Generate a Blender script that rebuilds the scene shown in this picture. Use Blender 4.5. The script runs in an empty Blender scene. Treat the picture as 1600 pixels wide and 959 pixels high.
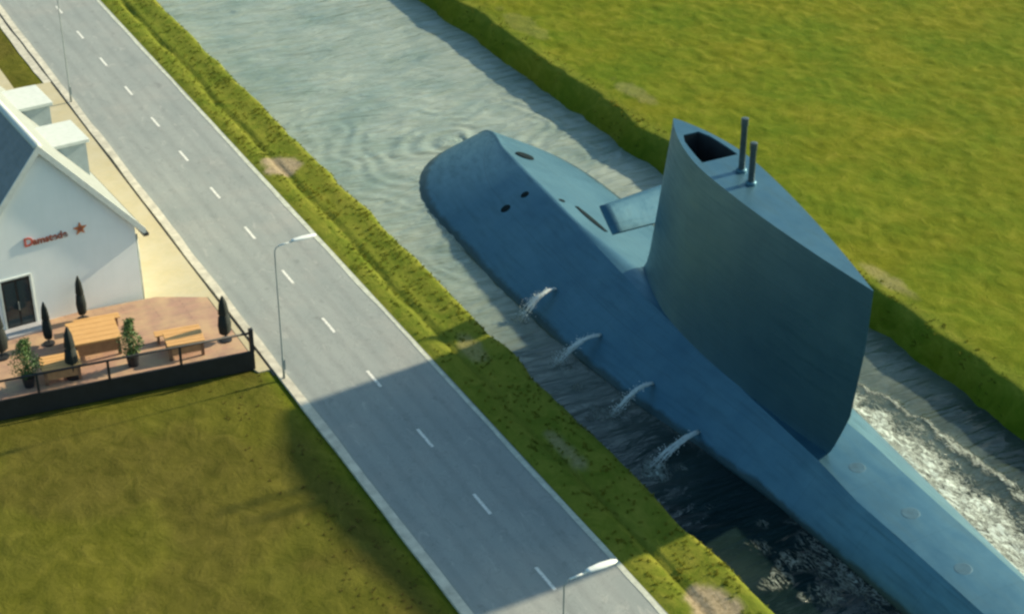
import bpy, bmesh, math, random
import numpy as np
from mathutils import Vector, Matrix, noise as mnoise
random.seed(7); rng = np.random.default_rng(11)
sc = bpy.context.scene
C = sc.collection

# ------------------------------------------------------------------ camera, world, sun, exposure
# x runs across the canal (to the right), y along the road away from the viewer, z up, metres
cam_d = bpy.data.cameras.new('camera'); cam = bpy.data.objects.new('camera', cam_d); C.objects.link(cam)
cam.location = (0, 0, 38)
cam.rotation_euler = (math.radians(90 - 29.974), 0, -math.atan2(0.4660985, 0.8847328))
cam_d.sensor_width = 36; cam_d.lens = 2710 / 1600 * 36
cam_d.clip_start = 1; cam_d.clip_end = 6000
sc.camera = cam

SUN_EL = math.radians(26.5); SUN_AZ = math.atan2(0.0, 1.0)      # azimuth measured from +x towards +y
sdir = Vector((math.cos(SUN_EL) * math.cos(SUN_AZ), math.cos(SUN_EL) * math.sin(SUN_AZ), math.sin(SUN_EL)))
w = bpy.data.worlds.new('World'); sc.world = w; w.use_nodes = True
wn = w.node_tree; bg = wn.nodes['Background']
sky = wn.nodes.new('ShaderNodeTexSky'); sky.sky_type = 'NISHITA'; sky.sun_disc = False
sky.sun_elevation = SUN_EL; sky.sun_rotation = math.pi / 2 - SUN_AZ
sky.air_density = 1.0; sky.dust_density = 1.6; sky.ozone_density = 1.0
tint = wn.nodes.new('ShaderNodeMix'); tint.data_type = 'RGBA'; tint.blend_type = 'MULTIPLY'; tint.inputs[0].default_value = 1
tint.inputs[7].default_value = (.80, 1.04, 1.0, 1)      # the photograph's cool, slightly green daylight
wn.links.new(sky.outputs[0], tint.inputs[6]); wn.links.new(tint.outputs[2], bg.inputs[0]); bg.inputs[1].default_value = 0.105
sun_d = bpy.data.lights.new('sun', 'SUN'); sun_d.energy = 4.6; sun_d.angle = math.radians(1.5); sun_d.color = (1.0, 0.86, 0.60)
sun = bpy.data.objects.new('sun', sun_d); C.objects.link(sun)
sun.rotation_euler = (-sdir).to_track_quat('-Z', 'Y').to_euler()
sc.view_settings.view_transform = 'Standard'; sc.view_settings.look = 'None'
sc.view_settings.gamma = 1; sc.view_settings.exposure = 0.8; sc.view_settings.use_curve_mapping = False
sc.render.engine = 'CYCLES'
sc.cycles.filter_width = 2.6

WZ = -1.2   # water level

# ------------------------------------------------------------------ material helpers
class M:
    def __init__(s, name):
        s.m = bpy.data.materials.new(name); s.m.use_nodes = True
        s.n = s.m.node_tree.nodes; s.l = s.m.node_tree.links
        s.b = s.n['Principled BSDF']
    def new(s, t, **k):
        n = s.n.new(t)
        for a, v in k.items(): setattr(n, a, v)
        return n
    def link(s, a, b): s.l.new(a, b)
    def coords(s, scale=(1, 1, 1)):
        tc = s.new('ShaderNodeTexCoord'); mp = s.new('ShaderNodeMapping'); mp.inputs['Scale'].default_value = scale
        s.link(tc.outputs['Object'], mp.inputs[0]); return mp.outputs[0]
    def noise(s, vec, scale, detail=6, rough=0.6, dist=0):
        n = s.new('ShaderNodeTexNoise'); n.inputs['Scale'].default_value = scale; n.inputs['Detail'].default_value = detail
        n.inputs['Roughness'].default_value = rough; n.inputs['Distortion'].default_value = dist
        s.link(vec, n.inputs['Vector']); return n.outputs[0]
    def ramp(s, fac, stops):
        r = s.new('ShaderNodeValToRGB'); e = r.color_ramp.elements
        while len(e) < len(stops): e.new(0.5)
        for i, (p, c) in enumerate(stops):
            e[i].position = p; e[i].color = (*c, 1) if len(c) == 3 else c
        s.link(fac, r.inputs[0]); return r.outputs[0]
    def mix(s, fac, a, b, mode='MIX'):
        n = s.new('ShaderNodeMix', data_type='RGBA', blend_type=mode)
        for sock, v in ((n.inputs[0], fac), (n.inputs[6], a), (n.inputs[7], b)):
            if isinstance(v, (int, float)): sock.default_value = v
            elif isinstance(v, tuple): sock.default_value = (*v, 1)
            else: s.link(v, sock)
        return n.outputs[2]
    def math(s, op, a, b=None, clamp=False):
        n = s.new('ShaderNodeMath', operation=op, use_clamp=clamp)
        for i, v in enumerate((a, b)):
            if v is None: continue
            if isinstance(v, (int, float)): n.inputs[i].default_value = v
            else: s.link(v, n.inputs[i])
        return n.outputs[0]
    def bump(s, h, strength=0.3, dist=0.02):
        n = s.new('ShaderNodeBump'); n.inputs['Strength'].default_value = strength; n.inputs['Distance'].default_value = dist
        s.link(h, n.inputs['Height']); s.link(n.outputs[0], s.b.inputs['Normal'])
    def attr(s, name):
        a = s.new('ShaderNodeAttribute'); a.attribute_name = name; return a.outputs['Fac']
    def base(s, v):
        if isinstance(v, tuple): s.b.inputs['Base Color'].default_value = (*v, 1)
        else: s.link(v, s.b.inputs['Base Color'])
    def rough(s, v):
        if isinstance(v, (int, float)): s.b.inputs['Roughness'].default_value = v
        else: s.link(v, s.b.inputs['Roughness'])

def simple(name, col, rough=0.6, var=0.25, scale=3.0, bump=0.15, metal=0.0, detail=6, stretch=(1, 1, 1)):
    m = M(name); v = m.coords(stretch); n = m.noise(v, scale, detail)
    lo = tuple(c * (1 - var) for c in col); hi = tuple(min(1, c * (1 + var)) for c in col)
    m.base(m.ramp(n, [(0.3, lo), (0.7, hi)])); m.rough(rough)
    m.b.inputs['Metallic'].default_value = metal
    if bump: m.bump(m.noise(v, scale * 8, 4), bump, 0.01)
    return m.m

# ------------------------------------------------------------------ object helpers
def tag(o, label=None, cat=None, group=None, kind=None):
    for k, v in (('label', label), ('category', cat), ('group', group), ('kind', kind)):
        if v: o[k] = v
    return o
def link(name, me, mat, parent=None, smooth=False):
    if mat: me.materials.append(mat)
    o = bpy.data.objects.new(name, me); C.objects.link(o)
    if parent: o.parent = parent
    if smooth:
        for p in me.polygons: p.use_smooth = True
    return o
def obj(name, bm, mat, parent=None, smooth=False, bevel=0):
    me = bpy.data.meshes.new(name)
    bmesh.ops.recalc_face_normals(bm, faces=bm.faces)
    bm.to_mesh(me); bm.free()
    o = link(name, me, mat, parent, smooth)
    if bevel:
        b = o.modifiers.new('bevel', 'BEVEL'); b.width = bevel; b.segments = 2; b.limit_method = 'ANGLE'
    return o
def empty(name, loc=(0, 0, 0), rz=0, **k):
    o = bpy.data.objects.new(name, None); C.objects.link(o); o.location = loc; o.rotation_euler.z = rz
    o.empty_display_size = 0.3
    return tag(o, k.get('label'), k.get('cat'), k.get('group'), k.get('kind'))
def box(bm, x0, x1, y0, y1, z0, z1, mat=None):
    vs = [bm.verts.new((x, y, z)) for z in (z0, z1) for x, y in ((x0, y0), (x1, y0), (x1, y1), (x0, y1))]
    if mat is not None:
        for v in vs: v.co = mat @ v.co
    for f in ((0, 3, 2, 1), (4, 5, 6, 7), (0, 1, 5, 4), (1, 2, 6, 5), (2, 3, 7, 6), (3, 0, 4, 7)): bm.faces.new([vs[i] for i in f])
    return bm
def prism(bm, poly, z0, z1):
    a = [bm.verts.new((x, y, z0)) for x, y in poly]; b = [bm.verts.new((x, y, z1)) for x, y in poly]
    bm.faces.new(a[::-1]); bm.faces.new(b)
    for i in range(len(poly)):
        j = (i + 1) % len(poly); bm.faces.new((a[i], a[j], b[j], b[i]))
    return bm
def tube(bm, pts, radii, seg=10, cap=True):
    pts = [Vector(p) for p in pts]; rings = []
    for i, p in enumerate(pts):
        d = (pts[min(i + 1, len(pts) - 1)] - pts[max(i - 1, 0)]).normalized()
        a = d.orthogonal().normalized() if i == 0 else (rings[-1][1] - d * rings[-1][1].dot(d)).normalized()
        b = d.cross(a); r = radii[i] if isinstance(radii, (list, tuple)) else radii
        rings.append(([bm.verts.new(p + (a * math.cos(k * 2 * math.pi / seg) + b * math.sin(k * 2 * math.pi / seg)) * r) for k in range(seg)], a))
    for i in range(len(rings) - 1):
        for k in range(seg):
            bm.faces.new((rings[i][0][k], rings[i][0][(k + 1) % seg], rings[i + 1][0][(k + 1) % seg], rings[i + 1][0][k]))
    if cap:
        bm.faces.new(rings[0][0][::-1]); bm.faces.new(rings[-1][0])
    return bm
def new(): return bmesh.new()
def copy_tree(o, parent=None):
    c = o.copy(); C.objects.link(c); c.parent = parent
    for ch in list(o.children): copy_tree(ch, c)
    return c
def grid_mesh(name, xs, ys, zf, attrs=None):
    X, Y = np.meshgrid(xs, ys); Z = zf(X, Y)
    nx, ny = len(xs), len(ys)
    co = np.stack([X, Y, Z], -1).reshape(-1, 3)
    i = np.arange(ny - 1)[:, None] * nx + np.arange(nx - 1)[None, :]
    q = np.stack([i, i + 1, i + nx + 1, i + nx], -1).reshape(-1, 4)
    me = bpy.data.meshes.new(name)
    me.vertices.add(len(co)); me.vertices.foreach_set('co', co.ravel())
    me.loops.add(q.size); me.loops.foreach_set('vertex_index', q.ravel().astype(np.int32))
    me.polygons.add(len(q)); me.polygons.foreach_set('loop_start', np.arange(0, q.size, 4, dtype=np.int32))
    me.polygons.foreach_set('use_smooth', np.ones(len(q), bool))
    for k, f in (attrs or {}).items():
        a = me.attributes.new(k, 'FLOAT', 'POINT'); a.data.foreach_set('value', f(X, Y).ravel().astype(np.float32))
    me.update(calc_edges=True); me.validate()
    return me
def vnoise(X, Y, scale, seed=0, octs=4, ani=(1, 1)):
    r = np.random.default_rng(seed); T = r.random((256, 256)); out = np.zeros_like(X, float); amp = 1; tot = 0
    x = X / scale * ani[0]; y = Y / scale * ani[1]
    for o in range(octs):
        xi = np.floor(x).astype(int); yi = np.floor(y).astype(int); fx = x - xi; fy = y - yi
        fx = fx * fx * (3 - 2 * fx); fy = fy * fy * (3 - 2 * fy)
        g = lambda a, b: T[a % 256, b % 256]
        v = (g(xi, yi) * (1 - fx) + g(xi + 1, yi) * fx) * (1 - fy) + (g(xi, yi + 1) * (1 - fx) + g(xi + 1, yi + 1) * fx) * fy
        out += amp * v; tot += amp; amp *= .5; x = x * 2.03 + 17.1; y = y * 2.03 + 5.7
    return out / tot
def sstep(a, b, x):
    t = np.clip((x - a) / (b - a), 0, 1); return t * t * (3 - 2 * t)
def spaced(lo, hi, step, far_lo, far_hi):
    a = list(np.arange(lo, hi, step)); d = step
    while a[-1] < far_hi: d *= 1.25; a.append(a[-1] + d)
    d = step
    while a[0] > far_lo: d *= 1.25; a.insert(0, a[0] - d)
    return np.array(a)

# ------------------------------------------------------------------ terrain
def ground_z(X, Y):
    wob = (vnoise(X * 0, Y, 2.6, 3, 4) - .5) * 0.4
    wob2 = (vnoise(X * .5 + 5, Y, 2.4, 9, 4) - .5) * 1.1
    L = sstep(30.25 + wob, 28.6 + wob, X)            # 1 on the left land
    R = sstep(43.9 + wob2 * .6, 45.8 + wob2, X) * 1.05
    land = np.maximum(L, R)
    z = -3.0 + 3.0 * land
    clod = (vnoise(X, Y, 0.55, 21, 3) - .5)
    big = (vnoise(X, Y, 6, 31, 3) - .5)
    fieldR = sstep(45.5, 47, X); fieldL = sstep(19.3, 17.5, X)
    z += fieldR * (0.20 * big + 0.12 * clod + 0.05)
    z += fieldL * (0.10 * big + 0.10 * clod) * sstep(58.5, 56.5, Y) + fieldL * sstep(92, 94, Y) * .08 * clod
    verge = sstep(25.9, 26.2, X) * L
    z += verge * (0.03 * clod + 0.05 * (vnoise(X, Y, 1.4, 5, 3) - .5) + 0.03)
    z += sstep(27.4, 28.5, X) * L * 0.12
    fur = np.exp(-((X - 26.9 - (vnoise(X * 0, Y, 5, 13, 3) - .5) * .5) / 0.15) ** 2) * (0.35 + .65 * (vnoise(X * 0, Y, 3, 77, 2)))
    z -= fur * 0.22
    flat = sstep(19.0, 19.5, X) * sstep(25.95, 25.7, X)
    z = z * (1 - flat) + flat * -0.05
    pav = sstep(19.7, 19.5, X) * sstep(7.0, 7.6, X) * sstep(58.2, 58.6, Y) * sstep(93.2, 92.8, Y)
    z = z * (1 - pav) + pav * -0.05
    return z
xs = spaced(-8, 86, 0.16, -2200, 2200); ys = spaced(28, 124, 0.2, -300, 3500)
def dry(X, Y):      # bare or dry soil patches
    d = np.zeros_like(X)
    for (px, py, rx, ry, a) in ((26.9, 76.5, 1.0, 1.1, 1), (27.3, 37.2, .8, 1.2, 1), (27.6, 56.0, .5, 1.2, .4), (47.6, 76, .6, 2.0, .22),
                                (46.6, 52.4, .5, 2.0, .35), (47.2, 88, .8, 3.0, .12), (27.4, 47.5, .35, 1.5, .5), (46.9, 64.5, .6, 2, .2)):
        n = vnoise(X, Y, .8, 51, 3) - .5
        r = ((X - px) / rx) ** 2 + ((Y - py) / ry) ** 2 + n * 1.6
        d = np.maximum(d, a * sstep(1.3, .5, r))
    return d
g = M('grass')
v = g.coords()
n1 = g.noise(v, .16, 5, .6); n2 = g.noise(g.coords((1.25, .8, 1)), .95, 6, .68, .9); n3 = g.noise(v, 6, 6, .7); n4 = g.noise(g.coords((1, 1, 1)), .045, 3)
colA = g.ramp(n2, [(.28, (.092, .108, .006)), (.48, (.128, .140, .010)), (.72, (.190, .186, .022))])
colB = g.ramp(n2, [(.28, (.060, .100, .007)), (.5, (.092, .130, .009)), (.75, (.150, .175, .018))])
col = g.mix(g.ramp(n1, [(.38, (0, 0, 0)), (.62, (1, 1, 1))]), colA, colB)
brown = g.ramp(n2, [(.3, (.062, .060, .010)), (.7, (.120, .104, .022))])
col = g.mix(g.math('MULTIPLY', g.attr('brown'), g.ramp(n1, [(.3, (.82,) * 3), (.6, (1, 1, 1))])), col, brown)
col = g.mix(g.math('MULTIPLY', g.attr('verge'), .55), col, g.ramp(n2, [(.3, (.110, .160, .020)), (.7, (.260, .250, .045))]))
col = g.mix(g.attr('dry'), col, g.ramp(n3, [(.3, (.22, .17, .10)), (.7, (.42, .34, .22))]))
col = g.mix(g.ramp(n3, [(.3, (.2,) * 3), (.5, (0, 0, 0))]), col, (.05, .06, .010))
g.base(col); g.rough(.9); g.b.inputs['Specular IOR Level'].default_value = .03
g.bump(g.math('ADD', g.math('MULTIPLY', n2, .6), g.math('MULTIPLY', n3, .4)), .7, .12)
def brown_f(X, Y): return sstep(20, 18.5, X) * 1.0 * (0.78 + .5 * sstep(.4, .62, vnoise(X, Y, 5, 91, 3))) .clip(0, 1)
gm = grid_mesh('ground', xs, ys, ground_z, {'dry': dry, 'brown': brown_f, 'verge': lambda X, Y: ((X > 25.5) & (X < 31)) * 1.0 + .8 * np.exp(-((X - 45.9) / .5) ** 2)})  # verge mask also paints a sunlit rim on the right bank crest
ground = tag(link('ground', gm, g.m), kind='structure')

# ------------------------------------------------------------------ submarine hull tables (also used for the foam on the water)
ss = np.linspace(12, 76.98, 190)
def tab(pts, s):
    p = np.array(pts); d = np.linspace(8, 82, 600); y = np.interp(d, p[:, 0], p[:, 1])
    k = np.exp(-(np.arange(-12, 13) / 6.0) ** 2); k /= k.sum()
    y2 = np.convolve(np.pad(y, 12, 'edge'), k, 'valid'); return np.interp(s, d, y2)
def wlL(s): return tab([(12, 34.6), (22, 33.9), (30, 33.7), (36, 33.7), (43, 33.5), (47, 33.0), (51, 32.4), (56, 32.0), (62, 31.95), (68, 32.3), (82, 32.7)], s)
def wlR(s): return tab([(12, 35.5), (22, 37.4), (30, 38.4), (36, 39.0), (42, 39.7), (47, 40.3), (55, 41.2), (62, 41.6), (68, 41.7), (82, 41.7)], s)
def chL(s): return tab([(12, 34.6), (22, 34.0), (30, 34.0), (34, 34.25), (41.5, 35.0), (47, 35.1), (54.5, 35.2), (59.2, 35.65), (65.3, 36.15), (69, 36.6), (72, 37.25), (74.5, 38.1), (82, 39.4)], s)
def chR(s): return tab([(12, 35.2), (22, 36.3), (30, 36.9), (36, 37.2), (42, 37.5), (52, 37.2), (56, 36.3), (62, 36.2), (68, 36.8), (72, 37.45), (74.5, 38.3), (82, 39.6)], s)
def zc(s): return np.interp(s, [12, 25, 40, 46, 54, 60, 66, 72], [.0, .40, .55, .75, 1.15, 1.20, 1.15, .85])
def hull_at(s):
    k = max(0, 1 - max(0, (s - 68.5) / 8.5) ** 2.4) ** .5 if s > 69.0 else 1
    k2 = max(0, 1 - max(0, (s - 67.0) / 10.0) ** 2.4) ** .5 if s > 69.0 else 1
    cx = 38.1
    f = lambda v: cx + (v - cx) * k
    L, R = f(float(wlL(s))), f(float(wlR(s))); g_ = lambda v: min(max(v, L + (R - L) * .2), R - (R - L) * .3)
    return L, g_(float(chL(s))), g_(float(chR(s))) + .001, R, WZ + (float(zc(s)) - WZ) * k2

# ------------------------------------------------------------------ water
def water_z(X, Y):
    z = (vnoise(X, Y, 1.6, 61, 3, (.35, 1)) - .5) * .10 + (vnoise(X + Y * .3, Y, .7, 62, 2, (.5, 1)) - .5) * .035 * sstep(95, 78, Y)
    for (px, py, a, wl, fall) in ((37.6, 77.5, .06, 1.3, 5), (33, 66, .02, 1.2, 5)):
        r = np.hypot((X - px), (Y - py)); rr = r + (vnoise(X, Y, 3, 63, 2) - .5) * 4.5
        z += a * np.sin(rr * 2 * math.pi / wl) * np.exp(-r / fall) * (r > .2)
    f = foam_raw(X, Y); z += f * .10 * vnoise(X, Y, .5, 8, 3)
    return WZ + z
def foam_raw(X, Y):
    R = np.interp(Y, ss, [hull_at(s)[3] for s in ss]); L = np.interp(Y, ss, [hull_at(s)[0] for s in ss])
    n = vnoise(X, Y, 1.1, 71, 4)
    out = np.zeros_like(X)
    d = X - R; wdt = np.interp(Y, [20, 30, 38, 44, 48, 54, 60], [4.4, 3.8, 3.0, 2.0, 1.2, .5, .25])
    out = np.maximum(out, sstep(wdt, wdt * .25, d + (n - .5) * 1.6) * (d > -.4) * sstep(62, 46, Y))
    out = np.maximum(out, .9 * np.exp(-((d - wdt + (n - .5) * 1.2) / .22) ** 2) * sstep(56, 47, Y))
    d = L - X
    out = np.maximum(out, .75 * sstep(1.6, .1, d + (n - .5) * 1.8) * (d > -.4) * sstep(44, 38, Y))
    out = np.maximum(out, .4 * sstep(.45, .0, d + (n - .5) * .5) * (d > -.3) * sstep(40, 50, Y) * sstep(78, 70, Y))
    for (px, py) in JET_END:
        r = np.hypot((X - px) / 1.3, (Y - py) / 1.7) + (n - .5) * 1.4
        out = np.maximum(out, .85 * sstep(.75, .1, r))
    for (px, py, rr) in ((31.0, 38.6, .8), (31.3, 37.4, .7), (32.4, 41.5, .6), (31.6, 46, .6), (31.4, 40.5, .7), (32.3, 39.2, .9), (31.0, 53, .5), (32.0, 37.0, 1.2), (31.2, 43.3, .35)):
        r = np.hypot(X - px, Y - py) / rr + (n - .5) * 2.2
        out = np.maximum(out, .6 * sstep(.8, .1, r))
    return out.clip(0, 1)
JET = [((33.34, 59.1, 0), (31.45, 58.9, WZ)), ((33.17, 54.8, 0), (30.95, 54.9, WZ)), ((33.25, 50.7, 0), (31.15, 50.3, WZ)), ((33.30, 47.26, 0), (30.75, 46.5, WZ))]
JET_END = [(b[0], b[1]) for a, b in JET]
wt = M('water'); v = wt.coords()
fn = wt.noise(wt.coords((1.5, .6, 1)), 3.0, 8, .80, 1.4); fo = wt.attr('foam')
lc = wt.noise(wt.coords((1.3, .55, 1)), 1.5, 4, .6, 2.2)
lace = wt.math('MULTIPLY', wt.math('SUBTRACT', 1.0, wt.math('MULTIPLY', wt.math('ABSOLUTE', wt.math('SUBTRACT', lc, .5)), 22.0), True), wt.math('MULTIPLY', wt.math('SUBTRACT', fo, .25), 1.6, True))
mask0 = wt.math('MULTIPLY', wt.math('SUBTRACT', wt.math('ADD', wt.math('MULTIPLY', fo, .47), fn), .85), 7.0, True)
mask = wt.math('MAXIMUM', mask0, wt.math('MULTIPLY', lace, wt.math('MULTIPLY', fn, 2.0)))
water_shade = wt.mix(wt.attr('water_shade'), wt.ramp(wt.noise(v, .5, 4, .6), [(.35, (.004, .011, .011)), (.65, (.009, .020, .019))]), wt.ramp(wt.noise(v, .25, 4, .6), [(.35, (.170, .225, .190)), (.65, (.275, .315, .262))]))  # muddy water colour, with shade aft and sky sheen ahead painted in
wt.base(wt.mix(mask, water_shade, (.62, .70, .62)))
wt.rough(wt.math('ADD', wt.math('MULTIPLY', mask, .6), .07)); wt.b.inputs['IOR'].default_value = 1.33
wv = wt.coords((.40, 1.6, 1))
bh = wt.math('ADD', wt.math('MULTIPLY', wt.noise(wv, 1.0, 4, .5, .4), 1.0), wt.math('MULTIPLY', mask, .5))
wt.bump(bh, .9, .32)
wxs = spaced(29, 46, .09, 27, 60); wxs = np.concatenate([np.arange(28, 46.6, .09)])
wys = spaced(30, 108, .12, -300, 3500)
wm = grid_mesh('canal_water', wxs, wys, water_z, {'foam': foam_raw, 'water_shade': lambda X, Y: (sstep(40, 74, Y + (vnoise(X, Y, 7, 14, 3) - .5) * 16) + .12 * sstep(38, 43, X)).clip(0, 1)})  # foam mask, and a mask for the painted shade and sheen
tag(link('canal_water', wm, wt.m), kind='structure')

# ------------------------------------------------------------------ road, kerb, markings, pavement
def strip(name, x0, x1, y0, y1, z, mat, step=1.5, wob=0.0, seed=1, thick=0):
    n = max(2, int((y1 - y0) / step)); Y = np.linspace(y0, y1, n); bm = new(); rows = []
    a = (vnoise(Y * 0, Y, 3, seed, 3) - .5) * wob; b = (vnoise(Y * 0, Y, 3, seed + 1, 3) - .5) * wob
    for i in range(n):
        r = [bm.verts.new((x0 + a[i], Y[i], z)), bm.verts.new((x1 + b[i], Y[i], z))]
        if thick: r = [bm.verts.new((x0 + a[i], Y[i], z - thick))] + r + [bm.verts.new((x1 + b[i], Y[i], z - thick))]
        rows.append(r)
    for i in range(n - 1):
        for k in range(len(rows[0]) - 1): bm.faces.new((rows[i][k], rows[i][k + 1], rows[i + 1][k + 1], rows[i + 1][k]))
    return tag(obj(name, bm, mat), kind='structure')
asp = M('asphalt'); v = asp.coords()
a1 = asp.noise(v, 14, 8, .75); a2 = asp.noise(asp.coords((1, .25, 1)), .8, 5, .6); a3 = asp.noise(v, .3, 4)
c = asp.ramp(a2, [(.3, (.225, .255, .245)), (.7, (.295, .320, .300))])
c = asp.mix(asp.ramp(a1, [(.35, (.35,) * 3), (.6, (0, 0, 0))]), c, (.17, .18, .18))
c = asp.mix(asp.ramp(a3, [(.5, (0,) * 3), (.7, (.4,) * 3)]), c, (.32, .31, .28))
tr = asp.new('ShaderNodeTexWave', bands_direction='X'); asp.link(asp.coords((1, .012, 1)), tr.inputs[0]); tr.inputs['Scale'].default_value = .36; tr.inputs['Distortion'].default_value = .35; tr.inputs['Phase Offset'].default_value = 1.2
c = asp.mix(asp.ramp(tr.outputs['Fac'], [(.55, (0,) * 3), (.95, (.22,) * 3)]), c, (.17, .18, .175))
st2 = asp.noise(asp.coords((1, .7, 1)), 1.6, 5, .65)
c = asp.mix(asp.ramp(st2, [(.60, (0,) * 3), (.70, (.45,) * 3)]), c, (.13, .14, .14))
c = asp.mix(asp.ramp(asp.noise(asp.coords((1, .5, 1)), 2.1, 4, .6, 1), [(.60, (0,) * 3), (.72, (.4,) * 3)]), c, (.42, .42, .38))
crk = asp.noise(asp.coords((1, .6, 1)), .9, 6, .65, 1.5)
c = asp.mix(asp.ramp(asp.math('ABSOLUTE', asp.math('SUBTRACT', crk, .5)), [(.0, (.55,) * 3), (.006, (0,) * 3)]), c, (.09, .10, .10))
asp.base(c); asp.rough(.85); asp.bump(a1, .4, .01)
strip('road', 19.7, 25.75, -120, 1500, 0.0, asp.m, step=2, thick=.1)
conc = simple('kerb_concrete', (.50, .47, .38), .85, .25, 2.0, .2)
strip('kerb', 19.55, 19.93, -60, 400, 0.06, conc, step=.7, wob=.10, seed=4, thick=.12)
edge = simple('edge_line', (.46, .48, .40), .8, .25, 3.0, .1)
strip('road_edge', 25.52, 25.70, -60, 400, 0.012, edge, step=.5, wob=.12, seed=8, thick=.05)
paint = M('road_paint'); v = paint.coords(); pn = paint.noise(v, 9, 6, .7)
paint.base(paint.ramp(pn, [(.32, (.30, .30, .27)), (.5, (.70, .70, .64))])); paint.rough(.7)
bm = new(); k = -30
y = 50.2 + 4.85 * -30
while y < 300:
    wv_ = 0.02 * math.sin(y); vs = [bm.verts.new(p) for p in ((22.93 + wv_, y, .005), (23.06 + wv_, y, .005), (23.06 + wv_, y + 1.38, .005), (22.93 + wv_, y + 1.38, .005))]
    bm.faces.new(vs); y += 4.85
tag(obj('road_markings', bm, paint.m), kind='structure')
pv = M('pavement_stone'); v = pv.coords(); bt = pv.new('ShaderNodeTexBrick'); pv.link(v, bt.inputs[0])
bt.inputs['Scale'].default_value = 2.2; bt.inputs['Color1'].default_value = (.47, .40, .24, 1); bt.inputs['Color2'].default_value = (.42, .37, .23, 1)
bt.inputs['Mortar'].default_value = (.36, .31, .19, 1); bt.inputs['Mortar Size'].default_value = .012
pv.base(pv.mix(pv.ramp(pv.noise(v, .8, 5), [(.35, (0,) * 3), (.7, (.6,) * 3)]), bt.outputs[0], (.48, .44, .32))); pv.rough(.85)
bm = new()
prism(bm, [(7.5, 60.6), (18.80, 58.95), (18.97, 58.35), (19.44, 58.35), (19.44, 92.9), (7.5, 92.9)], -.1, 0.03)
tag(obj('pavement', bm, pv.m), kind='structure')
strip('gutter', 19.44, 19.55, 57.9, 130, -.008, simple('kerb_shade', (.10, .095, .08), .9, .4, 2), step=1, thick=.05)  # dark strip coloured as the shadow beside the kerb
strip('verge_path', 19.0, 19.44, 92.9, 200, .031, conc, step=1, wob=.2, seed=17, thick=.08)
strip('footpath', 12.5, 17.4, 92.9, 200, .031, pv.m, step=1, wob=.1, seed=19, thick=.08)

# ------------------------------------------------------------------ submarine
def sub_paint(name, lo, hi, rough):
    m = M(name); v = m.coords(); n = m.noise(v, .5, 6, .65); n2 = m.noise(m.coords((1, .2, 3)), 2.2, 6, .6)
    c = m.ramp(n, [(.3, lo), (.7, hi)])
    c = m.mix(m.ramp(n2, [(.5, (0,) * 3), (.75, (.35,) * 3)]), c, tuple(x * .55 for x in lo))
    # grime and weed where the water laps, at its own ragged height
    sep = m.new('ShaderNodeSeparateXYZ'); m.link(v, sep.inputs[0])
    zz = m.math('ADD', sep.outputs[2], m.math('MULTIPLY', m.noise(v, 1.3, 5, .6), -.35))
    c = m.mix(m.ramp(zz, [(.0, (.75,) * 3), (.12, (0,) * 3)]), c, (.018, .035, .030))
    # plate seams
    bt = m.new('ShaderNodeTexBrick'); mp = m.coords((1, 1, 1)); cmb = m.new('ShaderNodeCombineXYZ'); m.link(sep.outputs[1], cmb.inputs[0]); m.link(sep.outputs[2], cmb.inputs[1]); m.link(cmb.outputs[0], bt.inputs[0])
    bt.inputs['Scale'].default_value = 1; bt.inputs['Brick Width'].default_value = 3.4; bt.inputs['Row Height'].default_value = 1.5; bt.inputs['Mortar Size'].default_value = .018; bt.inputs['Mortar Smooth'].default_value = .6
    bt.inputs['Color1'].default_value = (0, 0, 0, 1); bt.inputs['Color2'].default_value = (.12, .12, .12, 1); bt.inputs['Mortar'].default_value = (.55, .55, .55, 1)
    c = m.mix(m.math('MULTIPLY', bt.outputs[0], .7), c, (.035, .09, .12))
    m.base(c); m.rough(m.ramp(n2, [(.3, (rough * .85,) * 3), (.7, (rough * 1.3,) * 3)])); m.b.inputs['Metallic'].default_value = .62; m.bump(m.noise(v, .9, 3), .25, .05); return m
hp = sub_paint('hull_paint', (.046, .135, .195), (.072, .180, .240), .42)
# wet waterline: darker, slimed band just above the water
sub = empty('submarine', (36.4, 50, WZ), label='dark blue grey submarine with a tall pointed fin lying in the canal', cat='submarine')
def sub_obj(name, bm, mat, parent=None, **k):
    # geometry is written in world coordinates; shift it under its parent
    off = Vector(sub.location)
    for vv in bm.verts: vv.co -= off
    return obj(name, bm, mat, parent or sub, **k)
bm = new(); rows = []
NP = 14
for s in ss:
    L, cl, cr, R, z = hull_at(s); h = z - WZ; pr = []
    for side, (wl, ch) in ((-1, (L, cl)), (1, (R, cr))):
        pts = []
        for i in range(NP + 1):
            a = i / NP * math.pi / 2
            lin = 1 - math.cos(a)
            q = i / NP
            x = ch + (wl - ch) * math.sin(a)
            zz = z - h * (.88 * math.sin(a) + .12 * lin)
            pts.append((x, s, zz))
        w_ = wl - ch
        pts.append((wl - w_ * .02, s, WZ - .6 * max(.1, h / 1.75))); pts.append((wl - w_ * .25, s, WZ - 1.3 * max(.1, h / 1.75)))
        pr.append(pts)
    mid = []
    for t_ in (.25, .5, .75): mid.append((cl + (cr - cl) * t_, s, z + .05 * (1 - (2 * t_ - 1) ** 2) * min(1, h)))
    rows.append([bm.verts.new(p) for p in pr[0][::-1] + mid + pr[1]])
for i in range(len(rows) - 1):
    for k in range(len(rows[0]) - 1): bm.faces.new((rows[i][k], rows[i][k + 1], rows[i + 1][k + 1], rows[i + 1][k]))
bm.faces.new(rows[0][::-1]); bm.faces.new(rows[-1])
hull = sub_obj('hull', bm, hp.m, smooth=True)
for p in hull.data.polygons: pass
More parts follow.
